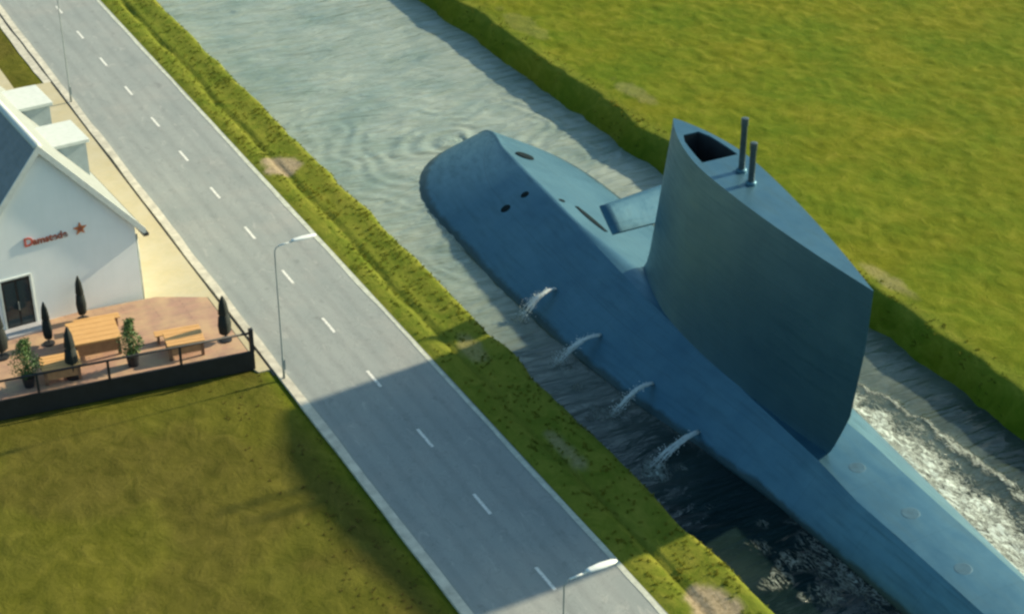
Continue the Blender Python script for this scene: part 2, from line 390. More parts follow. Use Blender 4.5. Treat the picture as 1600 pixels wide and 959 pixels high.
# sharpen the shoulder where deck meets the side
cm = 0
def deck_z(x, y):
    L, cl, cr, R, z = hull_at(y); h = z - WZ
    if cl <= x <= cr: return z + .05 * (1 - (2 * (x - cl) / (cr - cl) - 1) ** 2)
    ch, wl = (cl, L) if x < cl else (cr, R)
    a = math.asin(min(1, max(0, (x - ch) / (wl - ch)))); return z - h * (.88 * math.sin(a) + .12 * (1 - math.cos(a)))

# fin (sail)
def fin_c(y): return 35.42 + .083 * (y - 40.4)
def fin_outline(z):
    t = min(1, max(0, (z - .3) / 8.5))
    yf = np.interp(z, [0, .8, 1.5, 3.9, 6.6, 8.6, 9.2], [58.0, 57.4, 56.9, 56.35, 55.75, 55.3, 55.0])
    yr = np.interp(z, [0, .5, 1.0, 2.9, 6.2, 8.4, 9.2], [42.3, 42.1, 41.75, 40.9, 40.45, 40.4, 40.4])
    hw = np.interp(z, [0, .6, 1.2, 3, 6, 8.8], [1.45, 1.32, 1.22, 1.22, 1.20, 1.16]); n = 30; L = []; 
    u = (1 - np.cos(np.linspace(0, math.pi, n))) / 2
    prof = 1.0 * np.where(u < .30, np.clip(1 - ((.30 - u) / .30) ** 1.7, 0, 1) ** .85, (1 - ((u - .30) / .70) ** 1.7))
    return yf, yr, u, prof * hw
def top_z(y): return 8.50 + (y - 40.4) / 15 * .45
bm = new(); levels = [-.2, .35, .6, .9, 1.3, 2, 3, 4.5, 6, 7.2, 8.0, 99]; rings = []
for z in levels:
    zz = 8.7 if z == 99 else z
    yf, yr, u, hw = fin_outline(zz); ring = []
    for side in (-1, 1):
        idx = range(len(u)) if side == -1 else range(len(u) - 2, 0, -1)
        for i in idx:
            y = yf + (yr - yf) * u[i]; hh = max(hw[i], .02)
            zv = top_z(y) if z == 99 else zz
            ring.append(bm.verts.new((fin_c(y) + side * (hh if 0 < i < len(u) - 1 else 0), y, zv)))
    rings.append(ring)
for i in range(len(rings) - 1):
    n = len(rings[0])
    for k in range(n): bm.faces.new((rings[i][k], rings[i][(k + 1) % n], rings[i + 1][(k + 1) % n], rings[i + 1][k]))
# roof of the fin: cells between the two sides, leaving the cockpit open
top = rings[-1]; n = len(top); half = len(u) - 1
Lv = [top[i] for i in range(half + 1)]; Rv = [top[0]] + [top[n - i] for i in range(1, half)] + [top[half]]
ck = (6, 10)   # cells of the cockpit
inner = {}
for i in range(half):
    a, b, c_, d = Lv[i], Lv[i + 1], Rv[i + 1], Rv[i]
    if ck[0] <= i < ck[1]:
        def inn(j):
            if j not in inner:
                l, r = Lv[j].co, Rv[j].co; m = .13 if j > ck[0] else .22
                inner[j] = [bm.verts.new(l.lerp(r, m)), bm.verts.new(l.lerp(r, 1 - m)), None, None]
                for q in (0, 1):
                    c0 = inner[j][q].co; inner[j][q + 2] = bm.verts.new((c0.x, c0.y, c0.z - 1.3))
            return inner[j]
        p, q = inn(i), inn(i + 1)
        bm.faces.new((a, b, q[0], p[0])); bm.faces.new((p[1], q[1], c_, d))
        bm.faces.new((p[0], q[0], q[2], p[2])); bm.faces.new((p[1], p[3], q[3], q[1])); bm.faces.new((p[2], q[2], q[3], p[3]))
        if i == ck[0]: bm.faces.new((p[0], p[2], p[3], p[1]))
        if i == ck[1] - 1: bm.faces.new((q[0], q[1], q[3], q[2]))
    else:
        vs = [a, b, c_, d]; vs = list(dict.fromkeys(vs)); 
        if len(vs) > 2: bm.faces.new(vs)
# side closures at cockpit ends
j0, j1 = ck
bm.faces.new((Lv[j0], inner[j0][0], inner[j0][1], Rv[j0])); bm.faces.new((Lv[j1], Rv[j1], inner[j1][1], inner[j1][0]))
fin = sub_obj('fin', bm, hp.m, smooth=True)
def sharpen(o, ang):
    me = o.data; bm = bmesh.new(); bm.from_mesh(me)
    for e in bm.edges:
        if len(e.link_faces) == 2 and e.calc_face_angle(0) > math.radians(ang): e.smooth = False
    bm.to_mesh(me); bm.free()
sharpen(fin, 38); sharpen(hull, 14)
dark = simple('cockpit_dark', (.012, .018, .022), .8, .3, 2, .1)
# cockpit well lining
ya, yb = Lv, None
bm = new()
pts_l = [(inner_y, 0) for inner_y in ()]
yf, yr, u, hw = fin_outline(8.7)
poly = []
for j in range(ck[0], ck[1] + 1):
    y = yf + (yr - yf) * u[j]; poly.append((fin_c(y) - hw[j] * (.74 if j > ck[0] else .56) + .012, y - (.012 if j == ck[0] else 0) + (.012 if j == ck[1] else 0)))
for j in range(ck[1], ck[0] - 1, -1):
    y = yf + (yr - yf) * u[j]; poly.append((fin_c(y) + hw[j] * (.74 if j > ck[0] else .56) - .012, y - (.012 if j == ck[0] else 0) + (.012 if j == ck[1] else 0)))
vt = [bm.verts.new((x, y, top_z(y) - .06)) for x, y in poly]; vb = [bm.verts.new((x, y, top_z(y) - 1.2)) for x, y in poly]
for i in range(len(poly)):
    j = (i + 1) % len(poly); bm.faces.new((vt[i], vt[j], vb[j], vb[i]))
bm.faces.new(vb)
cp = sub_obj('cockpit', bm, dark, fin)
# masts
mast_m = simple('mast_metal', (.06, .09, .10), .4, .3, 3, .1, .3)
for (x, y, ztop, r) in ((36.45, 50.0, 11.05, .13), (36.18, 48.95, 10.5, .13)):
    bm = new(); tube(bm, [(x, y, 8.6), (x, y, ztop - .35), (x, y, ztop - .30), (x, y, ztop - .02), (x, y, ztop)], [r, r * .95, r * 1.12, r * 1.12, r * .7], 14)
    ms = sub_obj('mast', bm, mast_m, fin, smooth=True); sharpen(ms, 40)
    bm = new(); tube(bm, [(x, y, 8.7), (x, y, top_z(y) + .10), (x, y, top_z(y) + .13)], [r * 1.7, r * 1.6, r * 1.2], 14)
    sub_obj('mast_collar', bm, hp.m, fin, smooth=True)
# forward hydroplanes across the fin's foot, turned slightly nose up
bm = new(); nsec = 9; rr = []
for k in range(nsec):
    t = k / (nsec - 1); x = 34.62 + (38.9 - 34.62) * t
    yl = 57.62 + (x - 34.6) * .16; yt = 56.45 + (x - 34.6) * .02; zl = 4.32; zt = 3.45
    tipf = 1 if 0 < k < nsec - 1 else .55
    cyc = []
    m = 8
    for i in range(m * 2):
        a = i / (m * 2) * 2 * math.pi; q = (1 - math.cos(a)) / 2; th = .11 * math.sin(a) * (1 - q * .6) * tipf
        y = yl + (yt - yl) * q; z = zl + (zt - zl) * q
        nrm = Vector((0, -(zl - zt), (yl - yt))).normalized()
        cyc.append(bm.verts.new((x, y + nrm.y * th, z + nrm.z * th)))
    rr.append(cyc)
for i in range(nsec - 1):
    for k in range(16): bm.faces.new((rr[i][k], rr[i][(k + 1) % 16], rr[i + 1][(k + 1) % 16], rr[i + 1][k]))
bm.faces.new(rr[0][::-1]); bm.faces.new(rr[-1])
sub_obj('hydroplane', bm, hp.m, smooth=True)
# hatch, vents, slot, deck fittings
def disc_on(name, x, y, r, mat, parent, lift=.02, h=.05, elong=1.0):
    bm = new(); n = 24; e = .05
    nx = -(deck_z(x + e, y) - deck_z(x - e, y)) / (2 * e); ny = -(deck_z(x, y + e) - deck_z(x, y - e)) / (2 * e)
    N = Vector((nx, ny, 1)).normalized(); A = Vector((0, 1, 0)); A = (A - N * A.dot(N)).normalized(); B = N.cross(A); P = Vector((x, y, deck_z(x, y)))
    rings_ = []
    for (rad, hh) in ((r * 1.05, -.1), (r * 1.02, lift), (r * .9, lift + h), (r * .75, lift + h * .9)):
        rings_.append([bm.verts.new(P + N * hh + (A * math.cos(k * 2 * math.pi / n) * elong + B * math.sin(k * 2 * math.pi / n)) * rad) for k in range(n)])
    for i in range(3):
        for k in range(n): bm.faces.new((rings_[i][k], rings_[i][(k + 1) % n], rings_[i + 1][(k + 1) % n], rings_[i + 1][k]))
    bm.faces.new(rings_[-1]); return sub_obj(name, bm, mat, parent)
vent = simple('vent_dark', (.004, .012, .016), .9, .3, 3, .1); vent.node_tree.nodes['Principled BSDF'].inputs['Specular IOR Level'].default_value = .1
disc_on('hatch', 38.05, 70.85, .50, vent, sub)
disc_on('vent', 35.66, 66.36, .22, vent, sub, .005, .02)
disc_on('vent', 34.64, 66.42, .26, vent, sub, .005, .02)
disc_on('vent', 36.67, 64.5, .17, vent, sub, .005, .02)
stain = simple('worn_paint', (.050, .120, .162), .5, .3, 2, .05, .42)
for (x, y, r) in ((36.0, 40.8, .32), (36.0, 37.7, .34), (35.6, 34.4, .32)): disc_on('flush_hatch', x, y, r, stain, sub, -.004, .008)
bm = new()     # long open slot in the deck
n = 12
for i in range(n):
    t0, t1 = i / n, (i + 1) / n
    for (ta, tb) in ((t0, t1),):
        q = []
        for t, sgn in ((ta, -1), (tb, -1), (tb, 1), (ta, 1)):
            y = 61.2 + 2.8 * t; x = 37.18 + .02 * t; wd = .16 * math.sin(math.pi * min(.92, max(.08, t))) ** .4 * sgn
            q.append(bm.verts.new((x + wd, y, deck_z(x + wd, y) + .012)))
        bm.faces.new(q)
bmesh.ops.remove_doubles(bm, verts=bm.verts, dist=.001)
sl = sub_obj('slot', bm, vent, sub); so = sl.modifiers.new('thick', 'SOLIDIFY'); so.thickness = .04; so.offset = 0
# ballast water falling from the hull
wj = M('white_water'); v = wj.coords(); nn = wj.noise(v, 9, 5, .7)
wj.base((.90, .95, .92)); wj.rough(.25); wj.b.inputs['Transmission Weight'].default_value = .35; wj.b.inputs['IOR'].default_value = 1.33
wj.link(wj.ramp(nn, [(.30, (.45,) * 3), (.48, (1,) * 3)]), wj.b.inputs['Alpha'])
names_j = ['uppermost white spout of water falling from the hull, nearest the bow', 'second white spout of water falling from the hull, counting from the bow',
           'third white spout of water falling from the hull, counting from the bow', 'lowest white spout of water falling from the hull, below the fin']
for ji, (a, b) in enumerate(JET):
    a, b = Vector(a), Vector(b); a.z = deck_z(a.x, a.y) + .02
    bm = new(); R = random.Random(ji + 3)
    for st_ in range(9):
        o1 = Vector((R.uniform(-.03, .03), R.uniform(-.08, .08), R.uniform(-.02, .04))); o2 = Vector((R.uniform(-.25, .2), R.uniform(-.22, .22), 0)); pts = []; rad = []
        N_ = 14; end = 1 if st_ < 4 else R.uniform(.55, .85)
        for i in range(N_):
            t = i / (N_ - 1) * end; p = a + o1 + (b + o2 - a - o1) * t
            p.z = a.z + o1.z + .35 * t * 1.3 - (a.z - WZ + .45) * t * t
            p += Vector((R.uniform(-1, 1), R.uniform(-1, 1), R.uniform(-1, 1))) * .022
            pts.append(p); rad.append((.012 + .030 * math.sin(math.pi * min(1, t + .15)) ** .7) * R.uniform(.7, 1.2) * (1.1 if st_ < 3 else .6))
        tube(bm, pts, rad, 6)
    for k in range(230):
        t = R.random() ** .5; p = a + (b - a) * t; p.z = a.z + .45 * t - (a.z - WZ + .45) * t * t
        p += Vector((R.gauss(0, .12), R.gauss(0, .16), abs(R.gauss(0, .10)))) * (.35 + t)
        bmesh.ops.create_icosphere(bm, subdivisions=1, radius=R.uniform(.010, .030), matrix=Matrix.Translation(p))
    tag(obj('water_spout', bm, wj.m, smooth=True), names_j[ji], 'water spout', 'spouts of water along the submarine hull')

# ------------------------------------------------------------------ street lamps
galv = simple('galvanised', (.30, .34, .33), .5, .15, 4, .05, .3)
lampw = simple('lamp_white', (.78, .80, .74), .4, .08, 4, .05)
lamp = empty('street_lamp', (19.72, 57.41, 0), label='slim grey street lamp standing on the kerb at the corner of the terrace', cat='street lamp', group='street lamps along the road')
bm = new(); tube(bm, [(0, 0, 0), (0, 0, 1.0), (0, 0, 1.05), (0, 0, 5.9), (.06, 0, 6.05), (.2, .01, 6.12)], [.055, .05, .035, .023, .021, .02], 12); pole = obj('pole', bm, galv, lamp, smooth=True)
bm = new(); tube(bm, [(.18, 0, 6.12), (.8, 0, 6.17)], [.032, .03], 10); obj('arm', bm, lampw, lamp, smooth=True)
bm = new(); sec = [(.72, .06, .04), (.85, .11, .06), (1.25, .15, .075), (1.62, .12, .06), (1.76, .05, .03)]; rg = []
for (x, wdt, hh) in sec:
    rg.append([bm.verts.new((x, wdt * math.cos(k / 12 * 2 * math.pi), 6.19 + x * .02 + hh * (math.sin(k / 12 * 2 * math.pi) if math.sin(k / 12 * 2 * math.pi) > 0 else .5 * math.sin(k / 12 * 2 * math.pi)))) for k in range(12)])
for i in range(len(rg) - 1):
    for k in range(12): bm.faces.new((rg[i][k], rg[i][(k + 1) % 12], rg[i + 1][(k + 1) % 12], rg[i + 1][k]))
bm.faces.new(rg[0][::-1]); bm.faces.new(rg[-1]); head = obj('lamp_head', bm, lampw, lamp, smooth=True)
bm = new(); box(bm, -.07, .07, -.082, -.06, .5, .95); obj('access_door', bm, galv, pole)
for (x, y, lab) in ((19.72, 34.2, 'street lamp at the bottom edge, its white head over the right edge of the road'), (19.72, 89.5, 'faint distant street lamp beside the road beyond the white house')):
    l2 = copy_tree(lamp); l2.location = (x, y, 0); l2['label'] = lab

# ------------------------------------------------------------------ white house
sk = math.radians(4.2)
HR = empty('house', (16.45, 65.85, 0), sk, label='white gabled house with a steep roof, two dormers and red lettering', cat='house')
# local frame: x 0 = right corner, negative to the left; y into the house
W_, HL, EZ, RZ = -7.3, 14.5, 4.1, 8.45
wallm = M('white_render'); v = wallm.coords(); nn = wallm.noise(v, .9, 6, .6); n2 = wallm.noise(wallm.coords((3, 3, .4)), 1.5, 5)
wallm.base(wallm.mix(wallm.ramp(n2, [(.5, (0,) * 3), (.8, (.3,) * 3)]), wallm.ramp(nn, [(.3, (.82, .86, .84)), (.7, (.88, .91, .89))]), (.76, .80, .76))); wallm.rough(.85); wallm.bump(wallm.noise(v, 22, 4), .2, .01)
def gable(y0, y1):
    bm = new(); poly = [(W_, 0), (0, 0), (0, EZ), (W_ / 2, RZ - .12), (W_, EZ)]
    a = [bm.verts.new((x, y0, z)) for x, z in poly]; b = [bm.verts.new((x, y1, z)) for x, z in poly]
    bm.faces.new(a); bm.faces.new(b[::-1])
    for i in range(5): bm.faces.new((a[i], b[i], b[(i + 1) % 5], a[(i + 1) % 5]))
    return bm
wall = obj('wall', gable(0, HL), wallm.m, HR)
roofm = M('slate_roof'); v = roofm.coords((1, 1, 1)); br = roofm.new('ShaderNodeTexBrick'); roofm.link(v, br.inputs[0]); br.inputs['Scale'].default_value = 3
nn = roofm.noise(v, 2.5, 6, .6)
wvn = roofm.new('ShaderNodeTexWave', bands_direction='Z'); wvn.inputs['Scale'].default_value = 1.6; wvn.inputs['Distortion'].default_value = .4; roofm.link(v, wvn.inputs[0])
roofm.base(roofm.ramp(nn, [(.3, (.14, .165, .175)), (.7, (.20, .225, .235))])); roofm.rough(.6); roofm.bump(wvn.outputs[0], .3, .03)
sl_ = (RZ - EZ) / (W_ / 2)    # dz/dx
def roof_side(sign):
    # sign +1: right slope, -1: left
    bm = new(); xr = W_ / 2; ov = .38
    k = (RZ - EZ) / abs(W_ / 2)
    xe = (0 + ov) if sign > 0 else (W_ - ov); ze = EZ - ov * k; th = .14
    pts = [(xr, RZ + .02), (xe, ze + .02), (xe, ze + .02 + th), (xr, RZ + .02 + th)]
    a = [bm.verts.new((x, -.13, z)) for x, z in pts]; b = [bm.verts.new((x, HL + .3, z)) for x, z in pts]
    bm.faces.new(a); bm.faces.new(b[::-1])
    for i in range(4): bm.faces.new((a[i], b[i], b[(i + 1) % 4], a[(i + 1) % 4]))
    return bm
sunlitm = simple('sunlit_roof', (.26, .285, .265), .8, .12, 3, .2)  # lighter copy of the roof covering, sunlight put into the colour
roofL = obj('roof', roof_side(-1), roofm.m, HR); roofR = obj('roof', roof_side(1), sunlitm, HR); roofR['label'] = 'pale right slope of the roof, in the sun'
trim = simple('white_trim', (.60, .64, .60), .6, .08, 4, .05)
for sign in (-1, 1):     # bargeboards
    bm = new(); k = (RZ - EZ) / abs(W_ / 2); xr = W_ / 2; xe = .42 if sign > 0 else W_ - .42; ze = RZ - abs(xe - xr) * k
    pts = [(xr, RZ - .12), (xe, ze - .12), (xe, ze + .24), (xr, RZ + .24)]
    a = [bm.verts.new((x, -.20, z)) for x, z in pts]; b = [bm.verts.new((x, -.132, z)) for x, z in pts]
    bm.faces.new(a); bm.faces.new(b[::-1])
    for i in range(4): bm.faces.new((a[i], b[i], b[(i + 1) % 4], a[(i + 1) % 4]))
    obj('bargeboard', bm, trim, HR)
bm = new(); tube(bm, [(W_ / 2, -.19, RZ + .18), (W_ / 2, HL + .32, RZ + .18)], .17, 10); obj('ridge_cap', bm, trim, HR, smooth=True)
guttm = simple('gutter_dark', (.03, .035, .035), .5, .2, 3, .05)
bm = new(); box(bm, .28, .52, -.24, HL + .3, EZ - .62, EZ - .48); obj('gutter', bm, guttm, HR)
bm = new(); tube(bm, [(.08, .12, EZ - .6), (.08, .12, .05)], .045, 8); obj('downpipe', bm, simple('pipe', (.35, .38, .36), .5), HR, smooth=True)
glass = M('window_glass'); glass.base((.03, .045, .05)); glass.rough(.06)
for (y0, y1) in ((4.7, 6.9), (9.5, 11.7)):
    zt = 6.12; x0 = -1.72; x1 = -.18
    bm = new(); k = (RZ - EZ) / abs(W_ / 2)
    zr = lambda x: RZ + .10 - (x - W_ / 2) * k
    prof = [(x0, zr(x0) - .1), (x0, zt), (x1, zt), (x1, zr(x1) - .1)]
    a = [bm.verts.new((x, y0, z)) for x, z in prof]; b = [bm.verts.new((x, y1, z)) for x, z in prof]
    bm.faces.new(a); bm.faces.new(b[::-1])
    for i in range(4): bm.faces.new((a[i], b[i], b[(i + 1) % 4], a[(i + 1) % 4]))
    d = obj('dormer', bm, simple('dormer_cheek', (.36, .42, .43), .7, .1, 3, .1), HR)
    bm = new(); box(bm, W_ / 2 + 1.1, x1 + .14, y0 - .12, y1 + .12, zt + .002, zt + .16); obj('roof', bm, trim, d, bevel=.015)
    bm = new(); box(bm, x1 - .02, x1 + .03, y0 + .1, y1 - .1, zt - 1.25, zt - .1); f = obj('window', bm, trim, d)
    bm = new()
    for q in (0, 1): box(bm, x1 + .031, x1 + .04, y0 + .2 + q * (y1 - y0 - .3) / 2, y0 + .1 + (q + 1) * (y1 - y0 - .3) / 2, zt - 1.15, zt - .2)
    obj('window_pane', bm, glass.m, d)
# door
blk = simple('black_door', (.012, .014, .014), .5, .3, 3, .05)
bm = new(); box(bm, -5.98, -4.78, -.035, .06, .62, 2.98); door = obj('door', bm, blk, HR)
bm = new()
for (xa, xb, za, zb) in ((-6.06, -5.982, .62, 3.05), (-4.778, -4.70, .62, 3.05), (-5.98, -4.78, 2.982, 3.05)): box(bm, xa, xb, -.06, .05, za, zb)
obj('door_frame', bm, trim, door)
bm = new()
for (xa, xb) in ((-5.90, -5.42), (-5.34, -4.86)): box(bm, xa, xb, -.042, -.036, .8, 2.85)
obj('door_glass', bm, glass.m, door)
bm = new(); box(bm, -5.40, -5.36, -.09, -.044, 1.5, 1.9); obj('handle', bm, galv, door)
bm = new(); box(bm, -6.2, -4.5, -.75, -.01, .56, .74); obj('door_step', bm, simple('step_stone', (.38, .38, .40), .8, .1), HR, bevel=.02)
# lettering on the gable
def text(body, size, x, z, mat, name, parent, ext=.02):
    cu = bpy.data.curves.new(name, 'FONT'); cu.body = body; cu.size = size; cu.extrude = ext; cu.offset = .012
    tmp = bpy.data.objects.new('tmp', cu); C.objects.link(tmp); dg = bpy.context.evaluated_depsgraph_get(); dg.update()
    me = bpy.data.meshes.new_from_object(tmp.evaluated_get(dg)); C.objects.unlink(tmp); bpy.data.objects.remove(tmp)
    me.transform(Matrix.Translation((x, -.03, z)) @ Matrix.Rotation(math.pi / 2, 4, 'X'))
    o = link(name, me, mat, parent); return o
red = simple('sign_red', (.55, .10, .06), .5, .1, 5, 0); dkr = simple('sign_grey', (.30, .09, .06), .5, .1, 5, 0); org = simple('sign_orange', (.62, .20, .07), .5, .1, 5, 0)
text('D', .54, -4.78, 4.30, red, 'lettering', HR)
text('amstede', .44, -4.40, 4.30, dkr, 'lettering', HR)
bm = new(); n = 10
pts = [((-2.35) + (.30 if k % 2 == 0 else .13) * math.sin(k * math.pi / 5), 4.5 + (.30 if k % 2 == 0 else .13) * math.cos(k * math.pi / 5)) for k in range(n)]
a = [bm.verts.new((x, -.05, z)) for x, z in pts]; b = [bm.verts.new((x, -.01, z)) for x, z in pts]; bm.faces.new(a); bm.faces.new(b[::-1])
for i in range(n): bm.faces.new((a[i], b[i], b[(i + 1) % n], a[(i + 1) % n]))
em = obj('emblem', bm, org, HR)
bm = new(); bmesh.ops.create_cone(bm, segments=14, radius1=.10, radius2=.10, depth=.02, cap_ends=True, matrix=Matrix.Translation((-2.35, -.065, 4.5)) @ Matrix.Rotation(math.pi / 2, 4, 'X')); obj('emblem_centre', bm, dkr, em)

# ------------------------------------------------------------------ terrace with its furniture
TZ = .62
woodfloor = M('terrace_boards'); v = woodfloor.coords(); bk = woodfloor.new('ShaderNodeTexBrick'); woodfloor.link(v, bk.inputs[0])
bk.inputs['Scale'].default_value = 1.0; bk.inputs['Brick Width'].default_value = 2.4; bk.inputs['Row Height'].default_value = .16; bk.inputs['Mortar Size'].default_value = .008
bk.inputs['Color1'].default_value = (.42, .24, .17, 1); bk.inputs['Color2'].default_value = (.34, .21, .15, 1); bk.inputs['Mortar'].default_value = (.10, .06, .04, 1)
woodfloor.base(woodfloor.mix(woodfloor.ramp(woodfloor.noise(v, .9, 4), [(.4, (0,) * 3), (.65, (.75,) * 3)]), bk.outputs[0], (.50, .34, .19))); woodfloor.rough(.7)
black = simple('black_paint', (.012, .013, .016), .6, .3, 3, .1)
ter = empty('terrace', (18.9, 58.7, 0), label='raised wooden terrace with a black front wall in front of the white house', cat='terrace')
def tp(x, y): return (x - 18.9, y - 58.7)
fl = [tp(18.85, 58.78), tp(18.85, 64.3), tp(16.9, 65.35), tp(8.0, 66.1), tp(8.0, 59.95)]
bm = new(); prism(bm, fl, TZ - .1, TZ); obj('floor', bm, woodfloor.m, ter)
bm = new(); A0, A1 = (18.95, 58.66), (7.9, 59.86)
prism(bm, [tp(*A0), tp(A0[0] + .008, A0[1] + .10), tp(A1[0], A1[1] + .10), tp(*A1)], 0, TZ + .26)
prism(bm, [tp(18.86, 58.79), tp(18.89, 58.79), tp(18.89, 64.3), tp(18.86, 64.3)], 0, TZ - .01)
obj('front_wall', bm, black, ter)
def along(t): return (A0[0] + (A1[0] - A0[0]) * t - 18.9, A0[1] + .05 + (A1[1] - A0[1]) * t - 58.7)
for i, t in enumerate((.006, .27, .53, .78, .99)):
    x, y = along(t); r = .08 if i == 0 else .045; bm = new(); box(bm, x - r, x + r, y - r, y + r, TZ + .261, TZ + (1.32 if i == 0 else 1.14)); obj('railing_post', bm, black, ter)
bm = new(); a = along(.004); b = along(.996)
for zz, r in ((TZ + 1.12, .05),): tube(bm, [(a[0], a[1], zz), (b[0], b[1], zz)], r, 8)
obj('handrail', bm, black, ter, smooth=True)

wood = M('pale_wood'); v = wood.coords((1, 6, 1)); nn = wood.noise(v, 3, 6, .6, .5)
wood.base(wood.ramp(nn, [(.3, (.54, .29, .10)), (.7, (.66, .38, .15))])); wood.rough(.6)
midwood = simple('brown_wood', (.34, .19, .09), .7, .2, 4, .1)
darkwood = simple('dark_wood', (.20, .11, .06), .7, .3, 4, .1)
def make_table(L, Wd, H, ap=.34):
    r = empty('table', (0, 0, TZ))
    bm = new(); n = 5
    for i in range(n):
        y0 = -Wd / 2 + i * Wd / n; box(bm, -L / 2, L / 2, y0 + .008, y0 + Wd / n - .008, H - .09, H)
    obj('tabletop', bm, wood.m, r, bevel=.008)
    for sy in (-1, 1):
        bm = new(); box(bm, -L / 2 + .08, L / 2 - .08, sy * (Wd / 2 - .08) - .02, sy * (Wd / 2 - .08) + .02, H - ap, H - .092); obj('apron', bm, midwood, r)
    for sx in (-1, 1):
        for sy in (-1, 1):
            bm = new(); x = sx * (L / 2 - .12); y = sy * (Wd / 2 - .11); box(bm, x - .06, x + .06, y - .06, y + .06, 0, H - .092); obj('leg', bm, darkwood, r)
    return r
def make_bench(L, H):
    r = empty('bench', (0, 0, TZ)); bm = new()
    for i in range(3): box(bm, -L / 2, L / 2, -.22 + i * .15, -.22 + i * .15 + .135, H - .045, H)
    obj('seat', bm, wood.m, r, bevel=.006)
    for sx in (-1, 1):
        bm = new(); x = sx * (L / 2 - .15); box(bm, x - .04, x + .04, -.18, .18, 0, H - .047); obj('leg', bm, darkwood, r)
    return r
t0 = make_table(2.0, 1.9, .85, .62); 
t1 = make_table(1.55, 1.15, .74, .5)
def place(o, x, y, rz, **k):
    o.location = (x, y, TZ); o.rotation_euler.z = rz; tag(o, **k); return o
G = 'wooden tables on the terrace'
place(t0, 13.35, 62.4, -.11, label='largest pale wooden table, in the middle of the terrace', cat='table', group=G)
place(t1, 16.55, 60.35, -.14, label='pale wooden table by the railing near the terrace right end', cat='table', group=G)
c2 = copy_tree(t1); place(c2, 11.55, 60.85, -.12, label='pale wooden table by the railing beside the left tall plant', cat='table', group=G)
b0 = make_bench(1.9, .45); GB = 'wooden benches on the terrace'
place(b0, 13.9, 63.95, -.11, label='wooden bench behind the largest table, against the house side', cat='bench', group=GB)
c = copy_tree(b0); place(c, 16.6, 61.45, -.14, label='wooden bench behind the rightmost table by the railing', cat='bench', group=GB)

# folded parasols
cloth = simple('black_cloth', (.010, .016, .014), .85, .4, 3, .2, stretch=(6, 6, 1))
def make_parasol():
    r = empty('parasol', (0, 0, TZ))
    bm = new(); tube(bm, [(0, 0, .08), (0, 0, 2.5)], .028, 8); obj('pole', bm, black, r, smooth=True)
    bm = new(); tube(bm, [(0, 0, 0), (0, 0, .07), (0, 0, .09)], [.30, .30, .08], 20); obj('base', bm, black, r)
    bm = new(); prof = [(.32, .10), (.45, .19), (.9, .22), (1.4, .18), (1.46, .14), (1.54, .18), (2.1, .13), (2.42, .05), (2.5, .02)]; rg = []
    for z, rad in [(z_, r_ * 1.3) for z_, r_ in prof]:
        rg.append([bm.verts.new(((rad * (1 + .22 * math.cos(k * math.pi / 2 * 1) * (k % 2 == 0) - .12 * (k % 2))) * math.cos(k / 16 * 2 * math.pi), (rad * (1 - .14 * (k % 2))) * math.sin(k / 16 * 2 * math.pi), z)) for k in range(16)])
    for i in range(len(rg) - 1):
        for k in range(16): bm.faces.new((rg[i][k], rg[i][(k + 1) % 16], rg[i + 1][(k + 1) % 16], rg[i + 1][k]))
    bm.faces.new(rg[0][::-1]); bm.faces.new(rg[-1]); obj('canopy', bm, cloth, r, smooth=True)
    return r
pr0 = make_parasol(); GP = 'folded black parasols on the terrace'
PP = [(18.35, 60.45, 'folded black parasol at the right end of the railing', .85), (13.55, 64.9, 'folded black parasol against the white wall, right of the door', .85),
      (11.95, 60.55, 'folded black parasol between two railing tables at the terrace front', .95), (11.75, 63.6, 'folded black parasol just right of the black door', .8),
      (9.75, 63.4, 'folded black parasol left of the black door, cut by the photo edge', .95)]
for i, (x, y, lab, s_) in enumerate(PP):
    o = pr0 if i == 0 else copy_tree(pr0)
    o.location = (x, y, TZ); o.rotation_euler.z = i * .7; o.scale = (s_, s_, s_); tag(o, lab, 'parasol', GP)
